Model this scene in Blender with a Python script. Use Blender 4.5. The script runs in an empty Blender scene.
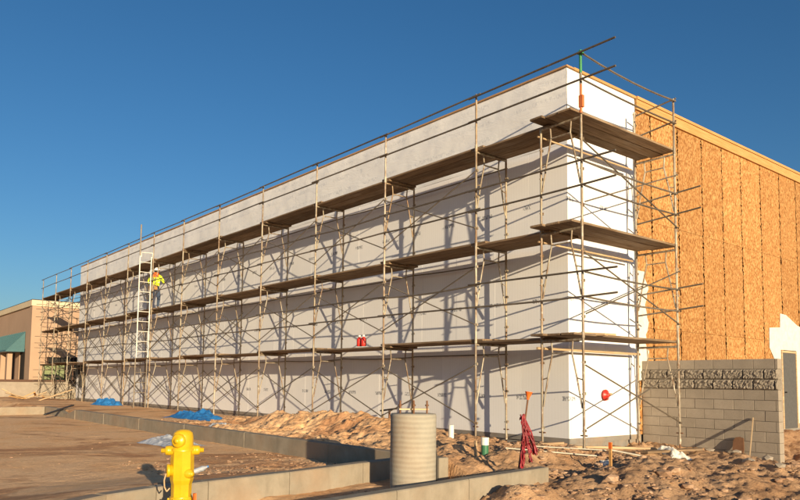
import bpy, bmesh, math, random
import numpy as np
from mathutils import Vector, Matrix, noise as mnoise
random.seed(7); rng = np.random.default_rng(7)
R = math.radians; PI = math.pi
S = bpy.context.scene; COL = S.collection

# ------------------------------------------------------------------ camera, light, exposure
cd = bpy.data.cameras.new('camera'); cam = bpy.data.objects.new('camera', cd); COL.objects.link(cam)
cd.sensor_width = 36; cd.lens = 706.8/800*36; cd.shift_y = 77/800; cd.clip_start = .1; cd.clip_end = 3000
cam.location = (0, 0, 1.22)
cam.rotation_mode = 'QUATERNION'
cam.rotation_quaternion = (Matrix.Rotation(R(90+4.467), 3, 'X') @ Matrix.Rotation(R(0.613), 3, 'Z')).to_quaternion()
S.camera = cam
SUN_EL = 9.4
LX, LY = -0.385, 0.923                      # horizontal direction the light travels
W = bpy.data.worlds.new('World'); S.world = W; W.use_nodes = True
wn = W.node_tree.nodes; wl = W.node_tree.links
sky = wn.new('ShaderNodeTexSky'); sky.sky_type = 'NISHITA'; sky.sun_disc = False
sky.sun_elevation = R(SUN_EL); sky.sun_rotation = math.atan2(-LX, -LY); sky.altitude = 400
sky.air_density = 1.0; sky.dust_density = 1.5; sky.ozone_density = 3.5
hs = wn.new('ShaderNodeHueSaturation'); hs.inputs['Saturation'].default_value = 1.14; wl.new(sky.outputs[0], hs.inputs['Color'])
wl.new(hs.outputs[0], wn['Background'].inputs[0]); wn['Background'].inputs[1].default_value = .076
sd = bpy.data.lights.new('sun', 'SUN'); sd.energy = 4.5; sd.angle = R(.4); sd.color = (1, .805, .53)
sun = bpy.data.objects.new('sun', sd); COL.objects.link(sun); sun.location = (5, -10, 8)
ld = Vector((LX*math.cos(R(SUN_EL)), LY*math.cos(R(SUN_EL)), -math.sin(R(SUN_EL))))
sun.rotation_euler = ld.to_track_quat('-Z', 'Y').to_euler()
S.view_settings.view_transform = 'Standard'; S.view_settings.look = 'None'
S.view_settings.gamma = 1; S.view_settings.exposure = .70

# ------------------------------------------------------------------ facade frame: local x = along the facade towards the near corner, y = into the building
D1 = Vector((-0.63493, 0.77257)); D2 = Vector((0.77257, 0.63493)); P0 = Vector((3.2052, 12.3334))
RZ = math.atan2(-D1.y, -D1.x)
def F(t, w, z=0):
    p = P0 + D1*t + D2*w
    return Vector((p.x, p.y, z))
def TW(x, y):
    dx = x-P0.x; dy = y-P0.y
    return dx*D1.x+dy*D1.y, dx*D2.x+dy*D2.y
L1, L2, L3 = 2.07, 4.06, 6.07
LV = [L1, L2, L3]; Z0 = .06
TK = [2.616+3.048*k for k in range(13)]
BAY = 3.048; FW = .914; UQ = 3.17
CT, CW = 1.18, 1.15                       # building corner (t, w)
TF = 35.5; ZT = 7.72

# ------------------------------------------------------------------ helpers
def tag(o, label=None, cat=None, group=None, kind=None):
    if label: o['label'] = label
    if cat: o['category'] = cat
    if group: o['group'] = group
    if kind: o['kind'] = kind
    return o
def empty(name, loc, rz=0):
    o = bpy.data.objects.new(name, None); COL.objects.link(o); o.location = loc; o.rotation_euler = (0, 0, rz); o.empty_display_size = .2
    return o
def thing(name, label, cat, loc=(0, 0, 0), rz=0, group=None):
    return tag(empty(name, loc, rz), label, cat, group)
def fthing(name, label, cat, t, w, z=0, group=None):
    return thing(name, label, cat, F(t, w, z), RZ, group)
def copy_tree(o, parent=None):
    c = o.copy(); COL.objects.link(c); c.parent = parent
    for ch in list(o.children): copy_tree(ch, c)
    return c

class MB:
    def __init__(s): s.v = []; s.f = []; s.m = []; s.sm = []
    def add(s, vs, fs, mi=0, smooth=False):
        b = len(s.v); s.v += [tuple(v) for v in vs]
        for f in fs: s.f.append(tuple(b+i for i in f)); s.m.append(mi); s.sm.append(smooth)
        return s
    def box(s, x0, x1, y0, y1, z0, z1, mi=0, jit=0):
        vs = [(x, y, z) for z in (z0, z1) for y in (y0, y1) for x in (x0, x1)]
        if jit: vs = [tuple(c+random.uniform(-jit, jit) for c in v) for v in vs]
        return s.add(vs, [(0, 2, 3, 1), (4, 5, 7, 6), (0, 1, 5, 4), (2, 6, 7, 3), (0, 4, 6, 2), (1, 3, 7, 5)], mi)
    def bbox(s, x0, x1, y0, y1, z0, z1, b=.01, mi=0):
        # chamfered box
        vs = []; 
        c = [((x0, x1)[i], (y0, y1)[j], (z0, z1)[k], (1, -1)[i], (1, -1)[j], (1, -1)[k]) for k in (0, 1) for j in (0, 1) for i in (0, 1)]
        bm = bmesh.new(); q = [bm.verts.new((a, d, e)) for a, d, e, _, _, _ in c]
        for f in [(0, 2, 3, 1), (4, 5, 7, 6), (0, 1, 5, 4), (2, 6, 7, 3), (0, 4, 6, 2), (1, 3, 7, 5)]: bm.faces.new([q[i] for i in f])
        bmesh.ops.bevel(bm, geom=list(bm.edges), offset=b, segments=1, affect='EDGES')
        bm.verts.index_update()
        s.add([v.co[:] for v in bm.verts], [[v.index for v in f.verts] for f in bm.faces], mi); bm.free(); return s
    def tube(s, a, b, r, n=8, mi=0, r2=None, caps=True):
        a = Vector(a); b = Vector(b); d = (b-a)
        if d.length < 1e-6: return s
        q = d.to_track_quat('Z', 'Y'); r2 = r if r2 is None else r2; vs = []
        for p, rr in ((a, r), (b, r2)):
            for i in range(n):
                t = 2*PI*i/n; vs.append(p+q@Vector((rr*math.cos(t), rr*math.sin(t), 0)))
        fs = [(i, (i+1) % n, n+(i+1) % n, n+i) for i in range(n)]
        s.add(vs, fs, mi, True)
        if caps: s.add(vs, [tuple(range(n-1, -1, -1)), tuple(range(n, 2*n))], mi)
        return s
    def path(s, pts, r, n=6, mi=0):
        for a, b in zip(pts[:-1], pts[1:]): s.tube(a, b, r, n, mi)
        return s
    def lathe(s, prof, n=24, cx=0, cy=0, mi=0, smooth=True, axis=None, org=(0, 0, 0)):
        vs = []; q = Vector(axis).to_track_quat('Z', 'Y') if axis else None; org = Vector(org)
        for r, z in prof:
            for i in range(n):
                t = 2*PI*i/n; p = Vector((r*math.cos(t), r*math.sin(t), z))
                if q: p = q@p
                vs.append(p+org+Vector((cx, cy, 0)))
        fs = [(j*n+i, j*n+(i+1) % n, (j+1)*n+(i+1) % n, (j+1)*n+i) for j in range(len(prof)-1) for i in range(n)]
        s.add(vs, fs, mi, smooth)
        if prof[0][0] > 0: s.add(vs[:n], [tuple(range(n-1, -1, -1))], mi)
        if prof[-1][0] > 0: s.add(vs[-n:], [tuple(range(n))], mi)
        return s
    def prism(s, pts, h0, h1, plane='xz', mi=0):
        n = len(pts); mk = (lambda p, h: (p[0], h, p[1])) if plane == 'xz' else ((lambda p, h: (p[0], p[1], h)) if plane == 'xy' else (lambda p, h: (h, p[0], p[1])))
        vs = [mk(p, h0) for p in pts]+[mk(p, h1) for p in pts]
        s.add(vs, [(i, (i+1) % n, n+(i+1) % n, n+i) for i in range(n)], mi)
        s.add(vs, [tuple(range(n-1, -1, -1)), tuple(range(n, 2*n))], mi); return s
    def mesh(s, name, mats):
        me = bpy.data.meshes.new(name); me.from_pydata(s.v, [], s.f)
        me.polygons.foreach_set('material_index', s.m); me.polygons.foreach_set('use_smooth', s.sm)
        for m in (mats if isinstance(mats, (list, tuple)) else [mats]): me.materials.append(m)
        bm = bmesh.new(); bm.from_mesh(me); bmesh.ops.recalc_face_normals(bm, faces=list(bm.faces)); bm.to_mesh(me); bm.free()
        me.update(); return me
    def build(s, name, mats, parent=None, loc=None, rz=None):
        o = bpy.data.objects.new(name, s.mesh(name, mats)); COL.objects.link(o)
        if parent is not None: o.parent = parent
        if loc is not None: o.location = loc
        if rz is not None: o.rotation_euler = (0, 0, rz)
        return o

# ------------------------------------------------------------------ materials
class MT:
    def __init__(s, name, rough=.8, metal=0, spec=.3):
        s.m = bpy.data.materials.new(name); s.m.use_nodes = True; s.n = s.m.node_tree.nodes; s.l = s.m.node_tree.links
        s.b = s.n['Principled BSDF']; s.b.inputs['Roughness'].default_value = rough; s.b.inputs['Metallic'].default_value = metal
        s.b.inputs['Specular IOR Level'].default_value = spec
        s.tc = s.n.new('ShaderNodeTexCoord'); s.oi = None
    def rnd(s):
        if not s.oi: s.oi = s.n.new('ShaderNodeObjectInfo')
        return s.oi.outputs['Random']
    def co(s, kind='Object', scale=(1, 1, 1), offset=True):
        mp = s.n.new('ShaderNodeMapping'); mp.inputs['Scale'].default_value = scale
        if kind == 'World':
            g = s.n.new('ShaderNodeNewGeometry'); s.l.new(g.outputs['Position'], mp.inputs['Vector'])
        else:
            s.l.new(s.tc.outputs[kind], mp.inputs['Vector'])
            if offset:
                k = s.n.new('ShaderNodeMath'); k.operation = 'MULTIPLY'; k.inputs[1].default_value = 57.3; s.l.new(s.rnd(), k.inputs[0])
                c = s.n.new('ShaderNodeCombineXYZ'); [s.l.new(k.outputs[0], c.inputs[i]) for i in range(3)]
                s.l.new(c.outputs[0], mp.inputs['Location'])
        return mp.outputs[0]
    def noise(s, co, scale=5, detail=6, rough=.6, dist=0):
        t = s.n.new('ShaderNodeTexNoise'); t.inputs['Scale'].default_value = scale; t.inputs['Detail'].default_value = detail
        t.inputs['Roughness'].default_value = rough; t.inputs['Distortion'].default_value = dist; s.l.new(co, t.inputs['Vector']); return t.outputs['Fac']
    def voro(s, co, scale=5, feat='F1', out='Distance', rnd=1):
        t = s.n.new('ShaderNodeTexVoronoi'); t.feature = feat; t.inputs['Scale'].default_value = scale; t.inputs['Randomness'].default_value = rnd
        s.l.new(co, t.inputs['Vector']); return t.outputs[out]
    def ramp(s, x, stops, interp='LINEAR'):
        r = s.n.new('ShaderNodeValToRGB'); e = r.color_ramp.elements; r.color_ramp.interpolation = interp
        while len(e) < len(stops): e.new(.5)
        for i, (p, c) in enumerate(stops):
            e[i].position = p; e[i].color = (c, c, c, 1) if isinstance(c, (int, float)) else (*c, 1)
        s.l.new(x, r.inputs[0]); return r.outputs[0]
    def mix(s, f, a, b, blend='MIX'):
        m = s.n.new('ShaderNodeMix'); m.data_type = 'RGBA'; m.blend_type = blend
        for sock, v in ((m.inputs[0], f), (m.inputs[6], a), (m.inputs[7], b)):
            if isinstance(v, (int, float)): sock.default_value = v if sock == m.inputs[0] else (v, v, v, 1)
            elif isinstance(v, tuple): sock.default_value = (*v, 1)
            else: s.l.new(v, sock)
        return m.outputs[2]
    def math(s, op, a, b=0, clamp=False):
        m = s.n.new('ShaderNodeMath'); m.operation = op; m.use_clamp = clamp
        for i, v in enumerate((a, b)):
            if isinstance(v, (int, float)): m.inputs[i].default_value = v
            else: s.l.new(v, m.inputs[i])
        return m.outputs[0]
    def sep(s, co):
        x = s.n.new('ShaderNodeSeparateXYZ'); s.l.new(co, x.inputs[0]); return x.outputs
    def color(s, c):
        if isinstance(c, tuple): s.b.inputs['Base Color'].default_value = (*c, 1)
        else: s.l.new(c, s.b.inputs['Base Color'])
        return s
    def bump(s, h, strength=.3, dist=.01):
        b = s.n.new('ShaderNodeBump'); b.inputs['Strength'].default_value = strength; b.inputs['Distance'].default_value = dist
        s.l.new(h, b.inputs['Height']); s.l.new(b.outputs[0], s.b.inputs['Normal']); return s
    def vary(s, c, amt=.2):      # per object brightness
        v = s.math('ADD', s.math('MULTIPLY', s.rnd(), amt), 1-amt/2)
        return s.mix(1, c, v, 'MULTIPLY')

def simple(name, col, rough=.7, metal=0, var=.15, scale=12, bump=.15, spec=.3):
    m = MT(name, rough, metal, spec); c = m.co()
    n = m.noise(c, scale, 6, .65)
    a = tuple(x*(1-var) for x in col); b = tuple(min(1, x*(1+var)) for x in col)
    m.color(m.vary(m.ramp(n, [(.3, a), (.7, b)]), .12)).bump(n, bump, .01); return m.m

def mat_dirt():
    m = MT('dirt', .95, 0, .12); c = m.co('World')
    big = m.noise(c, .35, 5, .6, .6); mid = m.noise(c, 1.7, 8, .65, .3); fine = m.noise(c, 14, 8, .7); peb = m.voro(c, 26)
    col = m.ramp(mid, [(.22, (.62, .30, .135)), (.42, (.88, .50, .24)), (.75, (.93, .62, .35))])
    col = m.mix(m.ramp(big, [(.42, 0), (.60, .8)]), col, (.92, .59, .33))
    # region browner on the right of the site
    x = m.sep(m.co('World'))[0]
    right = m.math('MULTIPLY', m.math('ADD', m.math('MULTIPLY', x, .28), .45), 1, True)
    col = m.mix(m.math('MULTIPLY', right, .75), col, m.ramp(mid, [(.3, (.15, .085, .05)), (.52, (.33, .205, .125)), (.8, (.52, .36, .235))]))
    # damp tyre tracks in the lot on the left
    st = m.noise(m.co('World', (.7, .85, 1)), .55, 8, .66, .7)
    wet = m.math('MULTIPLY', m.ramp(st, [(.50, 0), (.58, .72)]), m.math('SUBTRACT', 1, right, True), True)
    col = m.mix(wet, col, (.42, .19, .09))
    col = m.mix(m.ramp(fine, [(.3, .35), (.5, 0)]), col, (.25, .14, .08))
    col = m.mix(m.ramp(peb, [(.0, .40), (.10, 0)]), col, (.72, .56, .40))
    m.color(col); h = m.math('ADD', m.math('MULTIPLY', fine, 1.2), m.math('MULTIPLY', mid, 1.5)); m.bump(h, .8, .04); return m.m
def mat_clod():
    m = MT('clod_dirt', .95, 0, .1); c = m.co('World'); n = m.noise(c, 9, 6, .7); pr = m.noise(c, 2.5, 3, .6)
    col = m.ramp(n, [(.3, (.22, .13, .08)), (.5, (.42, .27, .17)), (.75, (.64, .48, .35))]); col = m.mix(m.ramp(pr, [(.4, .6), (.6, 0)]), col, (.30, .175, .105))
    m.color(col).bump(n, .6, .02); return m.m
def mat_concrete(name, a, b, stain=.5, lines=False):
    m = MT(name, .88, 0, .25); c = m.co('World'); n = m.noise(c, 3.2, 8, .65, .3); f = m.noise(c, 45, 5, .7)
    col = m.mix(m.ramp(n, [(.32, 0), (.68, 1)]), a, b)
    s = m.noise(m.co('World', (1, 1, .25)), 5, 6, .7); col = m.mix(m.ramp(s, [(.52, 0), (.75, stain)]), col, tuple(x*.55 for x in a))
    s2 = m.noise(m.co('World', (1, 1, 1)), 1.1, 5, .6); col = m.mix(m.ramp(s2, [(.45, 0), (.7, .6)]), col, (.36, .24, .15))
    h = f
    if lines:
        w = m.n.new('ShaderNodeTexWave'); w.bands_direction = 'Z'; w.inputs['Scale'].default_value = 5.2; w.inputs['Distortion'].default_value = 1.5; w.inputs['Detail'].default_value = 3
        m.l.new(m.co('Object', (1, 1, 1), False), w.inputs['Vector']); col = m.mix(m.math('MULTIPLY', w.outputs['Fac'], .3), col, (.50, .45, .36)); h = m.math('ADD', f, m.math('MULTIPLY', w.outputs['Fac'], .5))
        # dirt splashed on the lower third
    p = m.voro(c, 26); col = m.mix(m.ramp(p, [(.0, .6), (.10, 0)]), col, tuple(x*.5 for x in a))
    m.color(m.vary(col, .10)).bump(h, .5, .006); return m.m
def mat_tube():
    m = MT('scaffold_steel', .55, .25, .4); c = m.co(); n = m.noise(m.co('Object', (6, 6, 1.2)), 2.2, 6, .7); n2 = m.noise(c, 9, 5, .7)
    base = m.ramp(m.rnd(), [(0, (.30, .25, .17)), (.35, (.42, .37, .28)), (.6, (.25, .22, .17)), (.85, (.48, .43, .34)), (1, (.34, .24, .14))])
    col = m.mix(m.ramp(n, [(.42, 0), (.62, .85)]), base, (.17, .085, .04)); col = m.mix(m.ramp(n2, [(.55, 0), (.70, .7)]), col, (.58, .54, .46))
    m.color(col).bump(n2, .2, .004); return m.m
def mat_rail():
    m = MT('rail_steel', .5, .4, .4); n = m.noise(m.co('Object', (1.5, 1.5, 1.5)), 3, 6, .7)
    m.color(m.vary(m.ramp(n, [(.3, (.13, .105, .08)), (.55, (.20, .165, .125)), (.75, (.27, .23, .17))]), .5)).bump(n, .2, .004); return m.m
def mat_plank():
    m = MT('plank_wood', .9, 0, .15); g = m.noise(m.co('Object', (.6, 14, 14)), 2.6, 7, .65, .4); k = m.noise(m.co('Object', (1.2, 3, 3)), 1.3, 4, .6)
    col = m.ramp(g, [(.3, (.10, .062, .036)), (.5, (.20, .135, .082)), (.72, (.33, .235, .145))])
    col = m.mix(m.ramp(k, [(.5, 0), (.75, .5)]), col, (.30, .25, .20)); m.color(m.vary(col, .55)).bump(g, .5, .006); return m.m
def mat_foam():
    m = MT('foam_board', .92, 0, .15); c = m.co('Object', (1, 1, 1), False); n = m.noise(m.co('Object'), 1.3, 5, .55)
    x = m.sep(c)
    col = m.ramp(n, [(.3, (.775, .77, .775)), (.7, (.815, .81, .81))])
    # fine vertical rasp lines
    w = m.n.new('ShaderNodeTexWave'); w.bands_direction = 'X'; w.inputs['Scale'].default_value = 4.2; w.inputs['Distortion'].default_value = .4; m.l.new(c, w.inputs['Vector'])
    col = m.mix(m.ramp(w.outputs['Fac'], [(.82, 0), (.97, .11)]), col, (.56, .545, .53))
    # faint smudged ink marks in the middle of each board
    def band(v, c0, h): return m.math('LESS_THAN', m.math('ABSOLUTE', m.math('SUBTRACT', v, c0)), h)
    hx = m.math('ABSOLUTE', x[0]); hy = m.math('ABSOLUTE', x[1]); lat = m.math('ADD', hx, hy)
    mask = m.math('MULTIPLY', band(lat, .62, .17), band(x[2], .78, .045))
    ink = m.noise(m.co('Object', (5.2, 5.2, 2)), 8, 2, .8); mask = m.math('MULTIPLY', mask, m.ramp(ink, [(.47, 0), (.51, .75)]))
    col = m.mix(mask, col, (.09, .10, .13))
    # small scuffs
    v = m.noise(m.co('Object', (1, 1, .3)), 9, 4, .8); col = m.mix(m.ramp(v, [(.66, 0), (.74, .35)]), col, (.55, .50, .43))
    m.color(m.vary(col, .07)).bump(n, .1, .01); return m.m
def mat_wrap():
    m = MT('house_wrap', .6, 0, .3); c = m.co('Object', (1, 1, 1), False); n = m.noise(c, 1.4, 6, .6)
    col = m.ramp(n, [(.2, (.79, .785, .785)), (.8, (.83, .825, .82))])
    x = m.sep(c); lat = m.math('ADD', x[0], x[1])
    row = m.math('FRACT', m.math('MULTIPLY', x[2], 2.6)); rm = m.math('LESS_THAN', m.math('ABSOLUTE', m.math('SUBTRACT', row, .5)), .13)
    seg = m.noise(m.co('Object', (.9, .9, 1.4), False), 1.6, 1, .5); ink = m.noise(m.co('Object', (15, 15, 6), False), 2.4, 1, .5)
    mk = m.math('MULTIPLY', m.math('MULTIPLY', rm, m.ramp(seg, [(.46, 0), (.54, 1)])), m.ramp(ink, [(.50, 0), (.53, .36)]))
    col = m.mix(mk, col, (.40, .43, .50)); fold = m.math('ADD', m.noise(m.co('Object', (.9, .9, 1.1), False), 3.2, 6, .6, .8), m.math('MULTIPLY', m.math('ABSOLUTE', m.math('SUBTRACT', m.noise(m.co('Object', (.5, .5, 1.6), False), 2.3, 3, .6, 1.6), .5)), -2.2))
    m.color(col).bump(fold, .28, .02); return m.m
def mat_osb():
    m = MT('osb', .85, 0, .2); v = m.voro(m.co('Object', (1.0, 1.0, .55)), 34, 'F1', 'Color'); n = m.noise(m.co('Object', (1, 1, .35)), 7, 7, .75, .6)
    b = m.ramp(m.sep(v)[0], [(0, (.24, .105, .032)), (.5, (.41, .20, .07)), (1, (.57, .33, .135))])
    col = m.mix(m.ramp(n, [(.35, .5), (.55, 0)]), b, (.36, .165, .05)); f = m.noise(m.co('Object', (1, 1, .3)), 42, 3, .7)
    col = m.mix(m.ramp(f, [(.58, 0), (.66, .85)]), col, (.15, .06, .018))
    # jagged dark swelling along the long edges
    x = m.sep(m.co('Object', (1, 1, 1), False))
    m.color(m.vary(col, .28)).bump(f, .4, .004); return m.m
def mat_wood(name, a, b, c3):
    m = MT(name, .8, 0, .2); g = m.noise(m.co('Object', (.5, .5, 9)), 3, 6, .6, .5); m.color(m.vary(m.ramp(g, [(.3, a), (.5, b), (.7, c3)]), .15)).bump(g, .3, .004); return m.m
def mat_block(name, rough):
    m = MT(name, .92, 0, .15); c = m.co(); f = m.noise(c, 60, 5, .8); n = m.noise(c, 3, 5, .6)
    col = m.ramp(n, [(.3, (.30, .255, .205)), (.7, (.37, .315, .255))]); col = m.mix(m.ramp(f, [(.35, .35), (.5, 0)]), col, (.17, .14, .11))
    if rough: col = m.mix(m.ramp(m.noise(c, 22, 6, .8), [(.40, .7), (.62, 0)]), col, (.15, .13, .105))
    m.color(m.vary(col, .14)).bump(f, .6, .006); return m.m
def mat_stucco(name, a, b):
    m = MT(name, .9, 0, .2); c = m.co('World'); n = m.noise(c, .6, 5, .6); f = m.noise(c, 12, 5, .7)
    m.color(m.ramp(n, [(.3, a), (.7, b)])).bump(f, .3, .02); return m.m
def mat_tarp(name, a, b):
    m = MT(name, .45, 0, .5); n = m.noise(m.co(), 6, 6, .7); m.color(m.ramp(n, [(.3, a), (.7, b)])).bump(n, .6, .02); return m.m
def mat_paint(name, col, rough=.45, chip=(.2, .1, .05), amt=.5):
    m = MT(name, rough, 0, .5); c = m.co(); n = m.noise(c, 14, 8, .7); k = m.noise(c, 7, 6, .7)
    base = m.mix(m.ramp(k, [(.38, .55), (.62, 0)]), col, tuple(x*.7 for x in col)); m.color(m.mix(m.ramp(n, [(.66, 0), (.71, amt)]), base, chip)).bump(m.noise(c, 40, 4, .6), .15, .002)
    return m.m
M = dict(dirt=mat_dirt(), clod=mat_clod(), curb=mat_concrete('curb_concrete', (.235, .20, .15), (.33, .285, .22), .35), pier=mat_concrete('pier_concrete', (.27, .25, .205), (.38, .35, .285), .35, True),
         foot=mat_concrete('footing_concrete', (.20, .185, .165), (.27, .25, .225)), tube=mat_tube(), rail=mat_rail(), plank=mat_plank(), foam=mat_foam(), wrap=mat_wrap(), osb=mat_osb(),
         lumber=mat_wood('new_lumber', (.44, .235, .08), (.52, .29, .11), (.60, .36, .15)), capwood=mat_wood('cap_wood', (.34, .19, .09), (.45, .26, .12), (.55, .33, .16)), oldlumber=mat_wood('old_lumber', (.33, .22, .13), (.48, .34, .2), (.6, .45, .28)),
         block=mat_block('cinder_block', False), rblock=mat_block('split_face_block', True), mortar=simple('mortar', (.17, .145, .12), .95), tan=mat_stucco('tan_stucco', (.40, .27, .185), (.45, .305, .21)),
         cream=mat_stucco('cream_stucco', (.60, .49, .33), (.66, .55, .38)), dark=simple('dark_void', (.02, .018, .016), .8), roof=simple('roofing', (.45, .42, .38), .9), teal=mat_paint('teal_metal', (.04, .13, .15), .4, (.2, .25, .25), .2),
         green=simple('green_cabinet', (.20, .23, .11), .6), brown=simple('brown_paint', (.10, .05, .03), .6), yellow=mat_paint('hydrant_yellow', (.70, .42, .012), .34, (.22, .09, .02), .6), white=mat_paint('white_paint', (.75, .72, .64), .5, (.4, .3, .2), .5),
         wpipe=simple('dusty_pipe', (.52, .47, .38), .6), pvc=simple('white_plastic', (.78, .76, .68), .35, spec=.5), gpvc=simple('green_pipe', (.05, .17, .09), .4), red=simple('red_plastic', (.55, .03, .02), .4, spec=.5), cloth=mat_tarp('red_netting', (.12, .008, .012), (.33, .02, .03)), orange=simple('orange_plastic', (.85, .16, .03), .5),
         blue=mat_tarp('blue_tarp', (.015, .12, .36), (.04, .22, .52)), bag=mat_tarp('grey_sheeting', (.22, .24, .28), (.50, .52, .56)), wbag=mat_tarp('white_sheeting', (.6, .57, .5), (.8, .77, .7)), rust=simple('rusty_steel', (.20, .10, .055), .8, .3), dmetal=simple('dark_metal', (.06, .055, .05), .5, .5),
         gpaint=mat_paint('green_paint', (.04, .26, .09), .5), opaint=mat_paint('orange_paint', (.62, .17, .05), .5), door=simple('grey_door', (.10, .098, .095), .6), hivis=simple('hivis_yellow', (.70, .85, .04), .7), hiorange=simple('hivis_orange', (.95, .14, .02), .7),
         jeans=simple('denim', (.045, .065, .11), .9), skin=simple('skin', (.42, .22, .14), .6), hat=simple('hat_white', (.82, .8, .74), .35, spec=.5), leather=simple('tan_leather', (.42, .23, .09), .7), hair=simple('dark_hair', (.02, .015, .01), .6), boot=simple('boot_leather', (.12, .07, .035), .7), seam=simple('seam_black', (.045, .025, .012), .95))

# ------------------------------------------------------------------ ground height
def vnoise(x, y, sc, seed=0):
    x = np.asarray(x)*sc; y = np.asarray(y)*sc; xi = np.floor(x).astype(np.int64); yi = np.floor(y).astype(np.int64); fx = x-xi; fy = y-yi
    def h(a, b):
        n = (a*374761393 + b*668265263 + seed*974634777) & 0xffffffff; n = ((n ^ (n >> 13))*1274126177) & 0xffffffff
        return ((n ^ (n >> 16)) & 0xffff)/65535.
    u = fx*fx*(3-2*fx); v = fy*fy*(3-2*fy)
    return (h(xi, yi)*(1-u)+h(xi+1, yi)*u)*(1-v)+(h(xi, yi+1)*(1-u)+h(xi+1, yi+1)*u)*v
def fbm(x, y, sc, oc=4, seed=0, g=.55):
    s = 0; a = 1; tot = 0
    for i in range(oc): s = s+a*(vnoise(x+i*3.7, y-i*5.1, sc*2**i, seed+i)-.5); tot += a; a *= g
    return s/tot*2
def ss(a, b, x): t = np.clip((x-a)/(b-a), 0, 1); return t*t*(3-2*t)
def gauss(t, w, t0, w0, st, sw): return np.exp(-((t-t0)/st)**2-((w-w0)/sw)**2)
NRT = -1.33; FCW = -3.45
_nw = [-9.8, -9.2, -8.7, -8.1, -7.5, -6.74, -5.74, -4.53, -3.4]; _nt = [-2.1, -1.35, -.92, -.53, -.33, -.23, -.07, .21, .42]
_rw = [-9.5, -8, -6.4, -5.56, -4.5, -2.85]; _rt = [-2.5, -2.15, -1.86, -1.74, -1.57, -1.33]
def NLf(w): return np.interp(w, _nw, _nt)
def NRf(w): return np.interp(w, _rw, _rt)
def H(x, y):
    x = np.asarray(x, float); y = np.asarray(y, float); t, w = TW(x, y)
    nl = NLf(w); nr = NRf(w)
    strip = ss(-3.34, -3.3, w)*ss(-.9, .1, t)                         # planting strip behind the far kerb
    lot = (1-ss(-3.34, -3.3, w))*ss(nl+.05, nl+.15, t)
    zlot = -.14+.24*ss(3.2, .1, t-nl)*ss(-4.2, -6.2, w)+.05*ss(-10, -14, w)
    zstrip = .12+.05*ss(-2.4, -1, w)+.28*gauss(t, w, 5.0, -1.2, 2.4, .65)+.22*gauss(t, w, 7.5, -1.6, 2.0, .6)+.10*gauss(t, w, 2.6, -1.9, 1.6, .6)-.10*ss(-.9, -.1, w)
    zstrip = np.where(t > 13, .10, zstrip)-.14*ss(.0, .95, w)
    rest = -.13+.0*t
    zr = -.06-.22*ss(-1.2, -3.2, t)-.26*ss(-2.2, -6, w)+.07*ss(-1.5, .5, w)*ss(-1.2, 0, t)
    zr = zr+.30*gauss(t, w, -1.95, -3.85, .42, .66)+.22*gauss(t, w, .35, 1.1, .6, .45)+.16*gauss(t, w, -1.6, -.6, .5, 1.0)+.13*gauss(t, w, -2.6, .4, .5, .8)-.16*ss(2.4, 3.8, w)*ss(.2, -1.6, t)
    zr = zr+.55*gauss(t, w, .2, 7.0, 1.2, 2.4)*ss(3.9, 4.6, w)
    inner = ss(nr+.03, nr+.12, t)*(1-ss(-3.5, -3.0, w))
    zc = zr*(1-inner)+rest*inner
    zc = zc-.12*(1-ss(nr-.2, nr, t))*(1-ss(-3.8, -2.6, w))*(1-gauss(t, w, -1.95, -3.75, .5, .8))
    z = strip*zstrip+lot*zlot+(1-strip-lot)*zc
    z = np.where((t > 14)&(w > -3.3), z*1+.0, z)
    rough = np.clip(.25+.75*(1-lot)*(1-ss(9, 12, t)), 0, 1)*(1-.7*inner)
    rough = rough+.45*lot*gauss(t, w, 1.6, -4.6, 1.6, 1.4)
    d = .08*fbm(x, y, 1.3, 3, 1)+.11*fbm(x, y, 4.0, 4, 9, .68)
    d = d+lot*(.13*fbm(x, y, .55, 3, 55)+.05*gauss(t, w, 3.2, -7.2, .9, .5)+.06*gauss(t, w, 1.6, -8.0, .6, .5)+.075*fbm(x, y, 3.0, 5, 71, .62)); ridg = 1-np.abs(fbm(x, y, 3.1, 4, 31, .6)); d = d+.05*(ridg-.85)
    near = 1-ss(16, 30, y)
    z = z+rough*d*(.35+.65*near)
    return z-.25*ss(60, 300, np.hypot(x, y))
def Hs(x, y): return float(H(np.array([x]), np.array([y]))[0])
def G(t, w): p = F(t, w); return Hs(p.x, p.y)
def fg(t, w, dz=0): p = F(t, w); p.z = Hs(p.x, p.y)+dz; return p
def axis(lo, hi, step, far0, far1, g):
    a = list(np.arange(lo, hi, step)); s = step; x = a[-1]
    while x < far1: s *= (1.013 if s < .2 else 1.08); x += s; a.append(x)
    s = step; x = a[0]; b = []
    while x > far0: s *= (1.013 if s < .2 else 1.08); x -= s; b.append(x)
    return np.array(b[::-1]+a)
xs = axis(-5.5, 8.2, .036, -700, 700, 1.035); ys = axis(5.6, 15.5, .036, -300, 900, 1.03)
XX, YY = np.meshgrid(xs, ys); ZZ = H(XX, YY); nx, ny = len(xs), len(ys)
verts = np.stack([XX, YY, ZZ], -1).reshape(-1, 3)
ii = (np.arange(ny-1)[:, None]*nx+np.arange(nx-1)[None, :]).ravel(); quads = np.stack([ii, ii+1, ii+nx+1, ii+nx], -1)
gm = bpy.data.meshes.new('ground'); gm.vertices.add(len(verts)); gm.vertices.foreach_set('co', verts.ravel().astype(np.float32))
gm.loops.add(quads.size); gm.loops.foreach_set('vertex_index', quads.ravel().astype(np.int32)); gm.polygons.add(len(quads))
gm.polygons.foreach_set('loop_start', (np.arange(len(quads))*4).astype(np.int32)); gm.polygons.foreach_set('loop_total', np.full(len(quads), 4, np.int32))
gm.polygons.foreach_set('use_smooth', np.ones(len(quads), bool)); gm.update(calc_edges=True); gm.materials.append(M['dirt'])
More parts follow.
